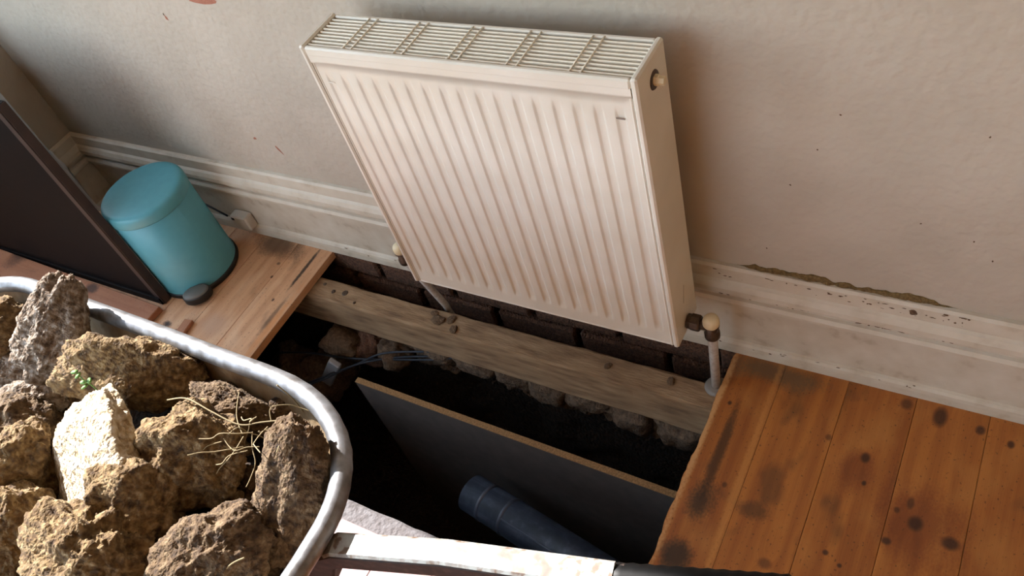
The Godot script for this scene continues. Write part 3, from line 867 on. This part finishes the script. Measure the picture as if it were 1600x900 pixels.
	# valves with their pipes
	for s in [0, 1]:
		var v: Node3D
		var vz := 0.110
		var vy := 0.196
		var vx := 0.650 if s else -0.058
		if s: v = thing("radiator_valve", "old radiator valve with a cream cap at the radiator's right end, on a painted pipe", "valve", Vector3(vx, 0, vz))
		else: v = thing("radiator_valve", "cream-capped radiator valve half hidden at the radiator's left end, on a thin painted pipe", "valve", Vector3(vx, 0, vz))
		var ax := Vector3.LEFT if s else Vector3.RIGHT
		var gap := 0.046 if s else 0.058
		st = mb(true)
		lathe(st, [Vector2(0.0, -0.012), Vector2(0.0105, -0.012), Vector2(0.0105, gap - 0.016), Vector2(0.0, gap - 0.016)], Vector3(0, vy, 0), axis_basis(ax), 20)
		obj("valve_tail", st, M.valve, v)
		st = mb()
		lathe(st, [Vector2(0.0, gap - 0.026), Vector2(0.0145, gap - 0.026), Vector2(0.016, gap - 0.023), Vector2(0.016, gap - 0.009), Vector2(0.0145, gap - 0.006), Vector2(0.0145, gap - 0.0005), Vector2(0.0, gap - 0.0005)], Vector3(0, vy, 0), axis_basis(ax), 8)
		obj("union_nut", st, M.valve, v)
		st = mb(true)
		lathe(st, [Vector2(0.0, -0.032), Vector2(0.0125, -0.032), Vector2(0.0145, -0.029), Vector2(0.0145, -0.018), Vector2(0.012, -0.014), Vector2(0.0125, 0.006), Vector2(0.0, 0.008)], Vector3(0, vy, 0), Basis(), 20)
		obj("valve_body", st, M.valve, v)
		st = mb(true)
		lathe(st, [Vector2(0.0, 0.004), Vector2(0.0135, 0.004), Vector2(0.0155, 0.008), Vector2(0.0155, 0.016), Vector2(0.0135, 0.0225), Vector2(0.008, 0.0265), Vector2(0.0, 0.0278)], Vector3(0, vy, 0), Basis(), 24)
		obj("cap", st, M.cap, v)
		st = mb(true)
		var foot := Vector3(-0.008, -0.0215, -0.010) if s else Vector3(0.02, -0.0215, -0.014)
		if s: tube(st, [Vector3(0, vy - 0.03, 0), foot], 0.0092, 16)
		else: tube(st, [Vector3(0, vy - 0.03, 0), Vector3(0.018, -0.02, -0.034), Vector3(0.03, -0.15, -0.040)], 0.0085, 16)
		obj("pipe", st, M.pipe_paint, v)
		if s:
			st = mb(true)
			lathe(st, [Vector2(0.0, 0.0), Vector2(0.023, 0.0), Vector2(0.0235, 0.003), Vector2(0.016, 0.006), Vector2(0.009, 0.008)], foot + Vector3(0, 0.0, 0), Basis(Vector3.RIGHT, 0.04), 28)
			obj("pipe_collar", st, M.grey_collar, v)

func bin() -> void:
	var t := thing("pedal_bin", "turquoise blue round pedal bin standing on the floorboards by the wall", "bin", Vector3(-0.791, 0, 0.178))
	var st := mb(true)
	lathe(st, [Vector2(0.0, 0.002), Vector2(0.106, 0.002), Vector2(0.1105, 0.012), Vector2(0.1085, 0.03), Vector2(0.1092, 0.262), Vector2(0.0, 0.262)], Vector3.ZERO, Basis(), 72)
	obj("body", st, M.blue, t)
	st = mb(true)
	lathe(st, [Vector2(0.0, 0.0), Vector2(0.110, 0.0), Vector2(0.1132, 0.003), Vector2(0.1132, 0.014), Vector2(0.1115, 0.0165), Vector2(0.1085, 0.017)], Vector3.ZERO, Basis(), 72)
	obj("base_ring", st, M.black, t)
	st = mb(true)
	lathe(st, [Vector2(0.1085, 0.2615), Vector2(0.1105, 0.2615), Vector2(0.1115, 0.264), Vector2(0.1115, 0.282), Vector2(0.1107, 0.287), Vector2(0.1080, 0.2915), Vector2(0.103, 0.2945), Vector2(0.094, 0.2965), Vector2(0.070, 0.2985), Vector2(0.035, 0.2996), Vector2(0.0, 0.300)], Vector3.ZERO, Basis(), 72)
	var lid := obj("lid", st, M.blue, t)
	st = mb()
	box(st, Vector3(-0.08, 0.255, -0.086), Vector3(0.05, 0.02, 0.02), 0.003, Basis(Vector3.UP, -0.75))
	obj("hinge", st, M.black, lid)
	# foot pedal
	var d := Basis(Vector3.UP, -0.80)
	var pc := d * Vector3(0.128, 0, 0)
	var wide := Basis(d.x * 0.85, d.y, d.z * 1.25)
	st = mb(true)
	tube(st, [d * Vector3(0.09, 0.012, 0), d * Vector3(0.135, 0.014, 0)], 0.009, 10)
	lathe(st, [Vector2(0.0, 0.008), Vector2(0.029, 0.008), Vector2(0.031, 0.011), Vector2(0.031, 0.026), Vector2(0.029, 0.030), Vector2(0.0, 0.031)], pc, wide, 28)
	var arm := obj("pedal", st, M.black, t)
	st = mb(true)
	lathe(st, [Vector2(0.0285, 0.030), Vector2(0.028, 0.0335), Vector2(0.025, 0.0355), Vector2(0.0, 0.0365)], pc, wide, 28)
	obj("pedal_pad", st, M.pedal, arm)

func furniture() -> void:
	var t := thing("side_panel_unit", "tall dark brown wooden furniture panel standing in front of the blue bin", "furniture", Vector3(-0.8, 0, 0.303))
	var st := mb()
	box(st, Vector3(-0.40, 0.33, 0.0), Vector3(0.80, 0.66, 0.022), 0.001)
	obj("panel", st, M.dark_wood, t)
	st = mb()
	box(st, Vector3(0.0008, 0.33, 0.0), Vector3(0.0018, 0.658, 0.0215), 0.0004)
	obj("edge_banding", st, M.dark_edge, t)
	st = mb()
	box(st, Vector3(-0.012, 0.33, 0.0122), Vector3(0.022, 0.658, 0.0024), 0.0008)
	obj("edge_strip", st, M.dark_edge, t)
	st = mb()
	box(st, Vector3(-0.40, 0.012, 0.014), Vector3(0.79, 0.024, 0.006), 0.001)
	obj("plinth", st, M.dark_wood, t)
	# loose board on the floor in front of it
	st = mb()
	box(st, Vector3(0, 0.0095, 0), Vector3(0.115, 0.019, 1.0), 0.0015)
	var lb := obj("loose_board", st, M.board_cross)
	lb.transform = Transform3D(Basis(Vector3.UP, PI / 2 - 0.02), Vector3(-1.29, 0.0005, 0.384))
	tag(lb, "loose reddish floorboard lying flat in front of the dark furniture panel", "board")
	st = mb()
	box(st, Vector3(0, 0.006, 0), Vector3(0.028, 0.012, 0.062), 0.002, Basis())
	var wedge := obj("wood_offcut", st, M.board_cross)
	wedge.transform = Transform3D(Basis(Vector3.UP, 0.12), Vector3(-0.672, 0.0005, 0.372))
	tag(wedge, "small splintered wood offcut on the boards beyond the bin pedal", "offcut")
	# white cable box on the skirting
	var bx := thing("cable_box", "small white plastic cable box on the skirting behind the blue bin", "box", Vector3(-0.715, 0.045, 0.0))
	st = mb()
	box(st, Vector3(0, 0.012, 0.028), Vector3(0.062, 0.048, 0.030), 0.004)
	obj("cover", st, M.white_plastic, bx)
	st = mb()
	box(st, Vector3(-0.020, 0.026, 0.0435), Vector3(0.010, 0.008, 0.002), 0.0005)
	obj("screw_recess", st, M.black, bx)
	st = mb(true)
	tube(st, smooth_path([[-0.775, 0.06, 0.03], [-0.86, 0.09, 0.028], [-0.95, 0.10, 0.03], [-1.05, 0.03, 0.05]]), 0.003, 8)
	tag(obj("cable", st, M.black), "thin black cable running from the white box behind the bin", "cable")

const RIM_R := 0.0135

func rim_path() -> Array:
	var key := [[-0.36, 0.645], [-0.28, 0.643], [-0.19, 0.643], [0.0, 0.645], [0.145, 0.648], [0.24, 0.649], [0.305, 0.656], [0.355, 0.673], [0.40, 0.703], [0.43, 0.742], [0.446, 0.785], [0.450, 0.83], [0.450, 0.90], [0.450, 1.0], [0.450, 1.07], [0.446, 1.115], [0.43, 1.158], [0.40, 1.197], [0.355, 1.227], [0.305, 1.244], [0.24, 1.251], [0.145, 1.252], [0.0, 1.255], [-0.19, 1.257], [-0.28, 1.255], [-0.36, 1.245], [-0.43, 1.215], [-0.48, 1.15], [-0.505, 1.06], [-0.51, 0.95], [-0.505, 0.84], [-0.48, 0.75], [-0.43, 0.675]]
	var out := []
	var n := key.size()
	for i in n:
		for k in 4:
			var p: Array = []
			for o in [-1, 0, 1, 2]:
				var e: Array = key[(i + o + n) % n]
				p.append(Vector2(e[0], e[1]))
			var t := k / 4.0
			var q: Vector2 = p[1].cubic_interpolate(p[2], p[0], p[3], t)
			out.append(Vector3(q.x, 0.6, q.y))
	return out

func box_beam(st: SurfaceTool, pts: Array, w: float, h: float) -> void:
	var ch := 0.003
	var sec := [Vector2(-w / 2, -h / 2 + ch), Vector2(-w / 2 + ch, -h / 2), Vector2(w / 2 - ch, -h / 2), Vector2(w / 2, -h / 2 + ch), Vector2(w / 2, h / 2 - ch), Vector2(w / 2 - ch, h / 2), Vector2(-w / 2 + ch, h / 2), Vector2(-w / 2, h / 2 - ch)]
	var rings := []
	for i in pts.size():
		var d: Vector3 = (pts[mini(i + 1, pts.size() - 1)] - pts[maxi(i - 1, 0)]).normalized()
		var x := Vector3.UP.cross(d).normalized()
		var y := d.cross(x)
		rings.append(sec.map(func(s): return pts[i] + x * s.x + y * s.y))
	for i in rings.size() - 1:
		for k in 8:
			quad(st, rings[i][k], rings[i][(k + 1) % 8], rings[i + 1][(k + 1) % 8], rings[i + 1][k])
	for k in range(1, 7):
		tri(st, rings[0][0], rings[0][k + 1], rings[0][k])
		var e: Array = rings[rings.size() - 1]
		tri(st, e[0], e[k], e[k + 1])

func barrow() -> void:
	var t := thing("wheelbarrow", "galvanised wheelbarrow with a rolled rim, loaded with clay lumps", "wheelbarrow")
	var path := rim_path()
	var n := path.size()
	# rim, slightly crimped round its corner
	var st := mb(true)
	var radii := []
	for i in n:
		var p: Vector3 = path[i]
		var bend := 1.0 if p.x > 0.27 and p.x < 0.44 and p.z < 0.76 else 0.0
		radii.append(RIM_R * (1.0 + 0.035 * bend * sin(i * 2.9)))
	tube(st, path, radii, 18, false, true)
	obj("rim", st, M.galv, t)
	# tray: inner and outer skin
	var c := Vector3(-0.03, 0, 0.95)
	st = mb(true)
	var levels := [[1.0, 1.0, 0.597], [0.975, 0.96, 0.57], [0.93, 0.90, 0.53], [0.88, 0.84, 0.49], [0.84, 0.80, 0.468], [0.80, 0.76, 0.460], [0.0, 0.0, 0.460]]
	for skin in 2:
		for i in n:
			for k in levels.size() - 1:
				var f := func(idx: int, l: Array) -> Vector3:
					var p: Vector3 = path[idx % n]
					var o := 0.0022 if skin == 1 else 0.0
					return Vector3(c.x + (p.x - c.x) * l[0] * (1.0 + o), l[2] - o, c.z + (p.z - c.z) * l[1] * (1.0 + o))
				var a: Vector3 = f.call(i, levels[k])
				var b: Vector3 = f.call(i + 1, levels[k])
				var d: Vector3 = f.call(i + 1, levels[k + 1])
				var e: Vector3 = f.call(i, levels[k + 1])
				if skin == 0: quad(st, a, b, d, e)
				else: quad(st, e, d, b, a)
	obj("tray", st, M.tray, t)
	for s in [-1.0, 1.0]:
		var z := func(v: float) -> float: return 0.95 + s * (0.95 - v)
		st = mb()
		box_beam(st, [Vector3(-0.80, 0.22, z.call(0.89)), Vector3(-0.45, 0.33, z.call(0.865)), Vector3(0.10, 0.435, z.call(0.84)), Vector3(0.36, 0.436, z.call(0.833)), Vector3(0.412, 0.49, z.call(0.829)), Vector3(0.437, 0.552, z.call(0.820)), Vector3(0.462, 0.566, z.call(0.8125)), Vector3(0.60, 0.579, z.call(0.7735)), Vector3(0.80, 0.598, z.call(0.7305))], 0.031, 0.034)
		var hb := obj("handle", st, M.shaded_rust, t)
		st = mb()
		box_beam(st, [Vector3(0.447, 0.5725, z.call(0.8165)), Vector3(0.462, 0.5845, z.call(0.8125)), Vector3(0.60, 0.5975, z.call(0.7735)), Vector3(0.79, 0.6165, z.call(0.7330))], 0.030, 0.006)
		obj("sunlit_paint", st, M.handle, hb)  # worn paint strip; its paleness also stands in for sun on top
		st = mb(true)
		var gp := []
		var gr := []
		for i in 25:
			gp.append(Vector3(lerpf(0.785, 0.96, i / 24.0), lerpf(0.599, 0.622, i / 24.0), z.call(lerpf(0.7335, 0.687, i / 24.0))))
			gr.append((0.0192 if i % 2 else 0.0182) * (0.75 if i == 0 or i == 24 else 1.0))
		tube(st, gp, gr, 18)
		obj("grip", st, M.rubber, hb)
		st = mb()
		box_beam(st, [Vector3(0.16, 0.42, z.call(0.83)), Vector3(0.22, 0.03, z.call(0.80)), Vector3(0.23, 0.012, z.call(0.80))], 0.03, 0.02)
		box(st, Vector3(0.235, 0.006, z.call(0.80)), Vector3(0.07, 0.010, 0.04), 0.002)
		obj("leg", st, M.red_paint, t)
		st = mb()
		box_beam(st, [Vector3(0.33, 0.425, z.call(0.80)), Vector3(0.215, 0.12, z.call(0.812))], 0.018, 0.012)
		obj("brace", st, M.red_paint, t)
	# wheel
	st = mb(true)
	var wc := Vector3(-0.80, 0.19, 0.95)
	var prof := []
	for k in 17:
		prof.append(Vector2(0.15 - 0.0395 * cos(TAU * k / 16), -0.035 * sin(TAU * k / 16)))
	lathe(st, prof, wc, axis_basis(Vector3.BACK), 48)
	var ty := obj("tyre", st, M.rubber, t)
	st = mb(true)
	lathe(st, [Vector2(0.0, -0.04), Vector2(0.02, -0.04), Vector2(0.02, -0.012), Vector2(0.10, -0.010), Vector2(0.118, -0.022), Vector2(0.118, 0.022), Vector2(0.10, 0.010), Vector2(0.02, 0.012), Vector2(0.02, 0.04), Vector2(0.0, 0.04)], wc, axis_basis(Vector3.BACK), 36)
	obj("hub", st, M.red_paint, ty)
	st = mb(true)
	tube(st, [wc + Vector3(0, 0.0, -0.075), wc + Vector3(0, 0.0, 0.075)], 0.009, 12)
	obj("axle", st, M.galv, t)

# the lumps in the barrow; the last column is the turn about the axis that points back at the photographer
const RX := Vector3(0.85918, -0.23945, -0.45219)
const RY := Vector3(-0.20958, 0.64152, -0.73792)
const RZ := Vector3(0.46679, 0.72877, 0.50100)

const TILT := {"bright": -42.0, "lit": -15.0, "bottom": -15.0, "corner": -15.0, "flat": -10.0, "wedgetip": -20.0}

func heap() -> void:
	# loose soil that fills the tray
	var st := mb(true)
	var path := rim_path()
	var n := path.size()
	var sn := noise(14.0, 5, 90)
	var c := Vector3(-0.03, 0, 0.95)
	var f := func(i: int, k: int) -> Vector3:
		var s := 0.86 * (1.0 - k / 30.0)
		var p: Vector3 = path[i % n]
		var q := Vector3(c.x + (p.x - c.x) * s, 0, c.z + (p.z - c.z) * s)
		q.y = 0.505 + 0.02 * (k / 30.0) + (0.018 * sn.get_noise_2d(q.x, q.z) + 0.01 * sn.get_noise_2d(q.x * 4.0, q.z * 4.0)) * minf(1.0, k / 3.0)
		return q
	for i in n:
		for k in 30:
			quad(st, f.call(i, k), f.call(i + 1, k), f.call(i + 1, k + 1), f.call(i, k + 1))
	tag(obj("loose_soil", st, M.soil), "dark loose soil between the clay lumps in the wheelbarrow tray", "soil", "", "stuff")
	for r in rocks():
		var a := deg_to_rad(r[2])
		var b := Basis(RY, deg_to_rad(TILT.get(r[0], 0.0))) * Basis(RX * cos(a) + RY * sin(a), RY * cos(a) - RX * sin(a), RZ)
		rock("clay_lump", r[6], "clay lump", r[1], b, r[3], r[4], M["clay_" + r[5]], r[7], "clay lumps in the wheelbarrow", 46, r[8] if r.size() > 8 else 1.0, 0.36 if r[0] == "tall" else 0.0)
	# crumbs lying in the gaps
	var spots := [[0.183, 0.54, 0.828], [0.10, 0.545, 0.77], [-0.05, 0.545, 0.80], [0.25, 0.545, 0.80], [0.29, 0.54, 0.73], [-0.20, 0.545, 0.745], [0.21, 0.54, 0.735], [0.27, 0.54, 0.83], [-0.10, 0.54, 0.79], [0.09, 0.55, 0.915]]
	for i in spots.size():
		var s: Array = spots[i]
		rock("clay_crumb", "small clay crumb lying in a gap between bigger clay lumps", "clay crumb", Vector3(s[0], s[1] - 0.012, s[2]), Basis(Vector3(1, 2, 1).normalized(), i), Vector3(0.013, 0.010, 0.011), 2.4, M.clay_ochre, 700 + i, "clay crumbs in the gaps", 10)

func rocks() -> Array:
	return [
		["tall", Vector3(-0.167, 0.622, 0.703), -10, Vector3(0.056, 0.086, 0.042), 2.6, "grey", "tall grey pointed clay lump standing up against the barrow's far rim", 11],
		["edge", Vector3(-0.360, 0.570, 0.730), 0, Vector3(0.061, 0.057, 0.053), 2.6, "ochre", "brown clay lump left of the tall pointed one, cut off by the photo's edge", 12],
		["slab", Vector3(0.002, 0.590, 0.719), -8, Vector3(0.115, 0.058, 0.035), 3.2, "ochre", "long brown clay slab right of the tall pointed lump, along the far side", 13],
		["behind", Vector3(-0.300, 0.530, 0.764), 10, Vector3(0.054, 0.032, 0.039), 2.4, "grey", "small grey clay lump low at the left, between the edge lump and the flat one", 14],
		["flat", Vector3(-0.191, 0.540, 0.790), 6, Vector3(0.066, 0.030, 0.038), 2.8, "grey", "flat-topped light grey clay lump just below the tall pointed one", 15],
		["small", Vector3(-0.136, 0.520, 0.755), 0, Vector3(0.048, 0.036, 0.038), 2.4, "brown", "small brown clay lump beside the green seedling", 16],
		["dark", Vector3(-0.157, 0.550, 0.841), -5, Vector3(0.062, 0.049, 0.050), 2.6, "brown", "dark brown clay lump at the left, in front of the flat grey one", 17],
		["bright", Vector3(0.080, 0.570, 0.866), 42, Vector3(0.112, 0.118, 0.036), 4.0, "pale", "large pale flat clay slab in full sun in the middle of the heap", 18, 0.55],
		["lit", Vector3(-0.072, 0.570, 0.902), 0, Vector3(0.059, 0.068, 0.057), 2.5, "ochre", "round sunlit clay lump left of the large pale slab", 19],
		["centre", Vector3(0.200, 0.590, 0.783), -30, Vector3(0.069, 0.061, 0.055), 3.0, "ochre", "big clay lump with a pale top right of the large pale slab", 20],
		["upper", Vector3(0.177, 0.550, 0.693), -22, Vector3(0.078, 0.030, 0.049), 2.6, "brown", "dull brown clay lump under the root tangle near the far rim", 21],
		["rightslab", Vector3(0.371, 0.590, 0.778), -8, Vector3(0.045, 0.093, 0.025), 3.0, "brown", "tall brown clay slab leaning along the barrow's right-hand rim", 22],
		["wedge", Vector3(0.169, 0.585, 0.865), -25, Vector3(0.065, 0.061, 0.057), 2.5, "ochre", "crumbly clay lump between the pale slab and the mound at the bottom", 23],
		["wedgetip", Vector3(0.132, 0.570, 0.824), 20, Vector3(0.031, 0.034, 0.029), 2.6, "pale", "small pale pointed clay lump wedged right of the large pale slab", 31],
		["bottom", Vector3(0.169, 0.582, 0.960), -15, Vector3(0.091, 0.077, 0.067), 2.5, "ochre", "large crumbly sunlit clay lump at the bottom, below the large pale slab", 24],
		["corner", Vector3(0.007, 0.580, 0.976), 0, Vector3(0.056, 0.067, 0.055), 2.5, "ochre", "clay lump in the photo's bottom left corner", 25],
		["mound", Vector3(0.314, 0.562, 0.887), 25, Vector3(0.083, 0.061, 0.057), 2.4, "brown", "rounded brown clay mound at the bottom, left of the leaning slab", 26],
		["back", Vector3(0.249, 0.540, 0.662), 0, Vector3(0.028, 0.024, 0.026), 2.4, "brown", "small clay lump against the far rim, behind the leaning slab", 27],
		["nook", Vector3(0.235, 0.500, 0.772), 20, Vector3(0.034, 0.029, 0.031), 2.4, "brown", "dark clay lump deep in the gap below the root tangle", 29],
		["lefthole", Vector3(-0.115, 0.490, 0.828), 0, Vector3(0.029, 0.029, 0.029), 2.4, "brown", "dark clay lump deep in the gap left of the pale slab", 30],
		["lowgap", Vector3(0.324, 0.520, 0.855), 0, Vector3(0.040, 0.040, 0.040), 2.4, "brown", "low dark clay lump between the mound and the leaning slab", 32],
	]

func small_things() -> void:
	# dry roots caught on the lumps
	var st := mb(true)
	var r := RandomNumberGenerator.new()
	r.seed = 41
	var main := [[0.15, 0.64, 0.746], [0.186, 0.648, 0.737], [0.231, 0.642, 0.739], [0.273, 0.632, 0.738], [0.298, 0.628, 0.723], [0.325, 0.625, 0.708]]
	tube(st, smooth_path(main), 0.0010, 6)
	for i in 15:
		var a := Vector3(0.285 + r.randf_range(-0.03, 0.03), 0.625, 0.735 + r.randf_range(-0.02, 0.03))
		var p := []
		var d := Vector3(r.randf_range(-1, 1), r.randf_range(-0.5, 0.5), r.randf_range(-0.4, 1)).normalized()
		for k in 5:
			p.append([a.x, a.y, a.z])
			a += d * r.randf_range(0.012, 0.022)
			d = (d + Vector3(r.randf_range(-0.7, 0.7), r.randf_range(-0.6, 0.4), r.randf_range(-0.7, 0.7))).normalized()
		tube(st, smooth_path(p), 0.0007, 5)
	tag(obj("root_tangle", st, M.root), "tangle of dry pale roots on the clay lumps near the far rim", "roots")
	st = mb(true)
	tube(st, smooth_path([[0.292, 0.56, 0.668], [0.290, 0.60, 0.668], [0.278, 0.625, 0.668]]), 0.0011, 5)
	tag(obj("root_strand", st, M.root), "single dry root standing up beside the far rim", "root")
	st = mb(true)
	tube(st, smooth_path([[0.345, 0.58, 0.905], [0.365, 0.60, 0.885], [0.38, 0.605, 0.872]]), 0.0011, 5)
	tag(obj("root_strand", st, M.root), "short dry root lying against the leaning clay slab, low down", "root")
	# seedling
	var s := thing("seedling", "tiny green seedling leaning against the front of the long brown clay slab", "seedling", Vector3(0.007, 0.622, 0.767))
	st = mb(true)
	var stem := smooth_path([[0.022, -0.022, 0.006], [0.012, -0.006, 0.003], [-0.004, 0.006, -0.002], [-0.019, 0.015, -0.003], [-0.031, 0.024, -0.006]])
	tube(st, stem, 0.0008, 6)
	obj("stem", st, M.leaf, s)
	for l in [[-0.034, 0.025, -0.006, 0.4], [-0.026, 0.023, -0.004, 2.0], [-0.021, 0.012, -0.001, 0.2], [-0.012, 0.013, -0.006, 2.6], [-0.015, 0.010, 0.003, 1.3], [0.005, -0.004, 0.008, 2.0], [0.010, 0.002, -0.006, 0.9]]:
		st = mb(true)
		var b := Basis(Vector3.UP, l[3])
		var o := Vector3(l[0], l[1], l[2])
		for k in 8:
			var t0 := TAU * k / 8
			var t1 := TAU * (k + 1) / 8
			tri(st, o + b * Vector3(0, 0.001, 0), o + b * Vector3(cos(t0) * 0.0065, 0, -sin(t0) * 0.004), o + b * Vector3(cos(t1) * 0.0065, 0, -sin(t1) * 0.004))
			tri(st, o + b * Vector3(0, -0.0004, 0), o + b * Vector3(cos(t1) * 0.0065, 0, -sin(t1) * 0.004), o + b * Vector3(cos(t0) * 0.0065, 0, -sin(t0) * 0.004))
		obj("leaf", st, M.leaf, s)
	# crumbs of plaster on the joist and by the pipe
	var crumbs := [[-0.03, -0.02, 0.122, 0.012], [0.0, -0.02, 0.112, 0.009], [0.02, -0.02, 0.135, 0.008], [-0.05, -0.02, 0.108, 0.007], [0.41, -0.02, 0.12, 0.006], [0.55, -0.02, 0.115, 0.007]]
	for i in crumbs.size():
		var q: Array = crumbs[i]
		rock("dirt_crumb", "dark crumb of dirt lying on top of the old joist below the radiator", "dirt crumb", Vector3(q[0], q[1] - 0.001, q[2]), Basis(Vector3.UP, i), Vector3(q[3] * 1.5, q[3] * 0.4, q[3] * 1.1), 2.2, M.chip, 800 + i, "dirt crumbs on the old joist", 12, 2.0)
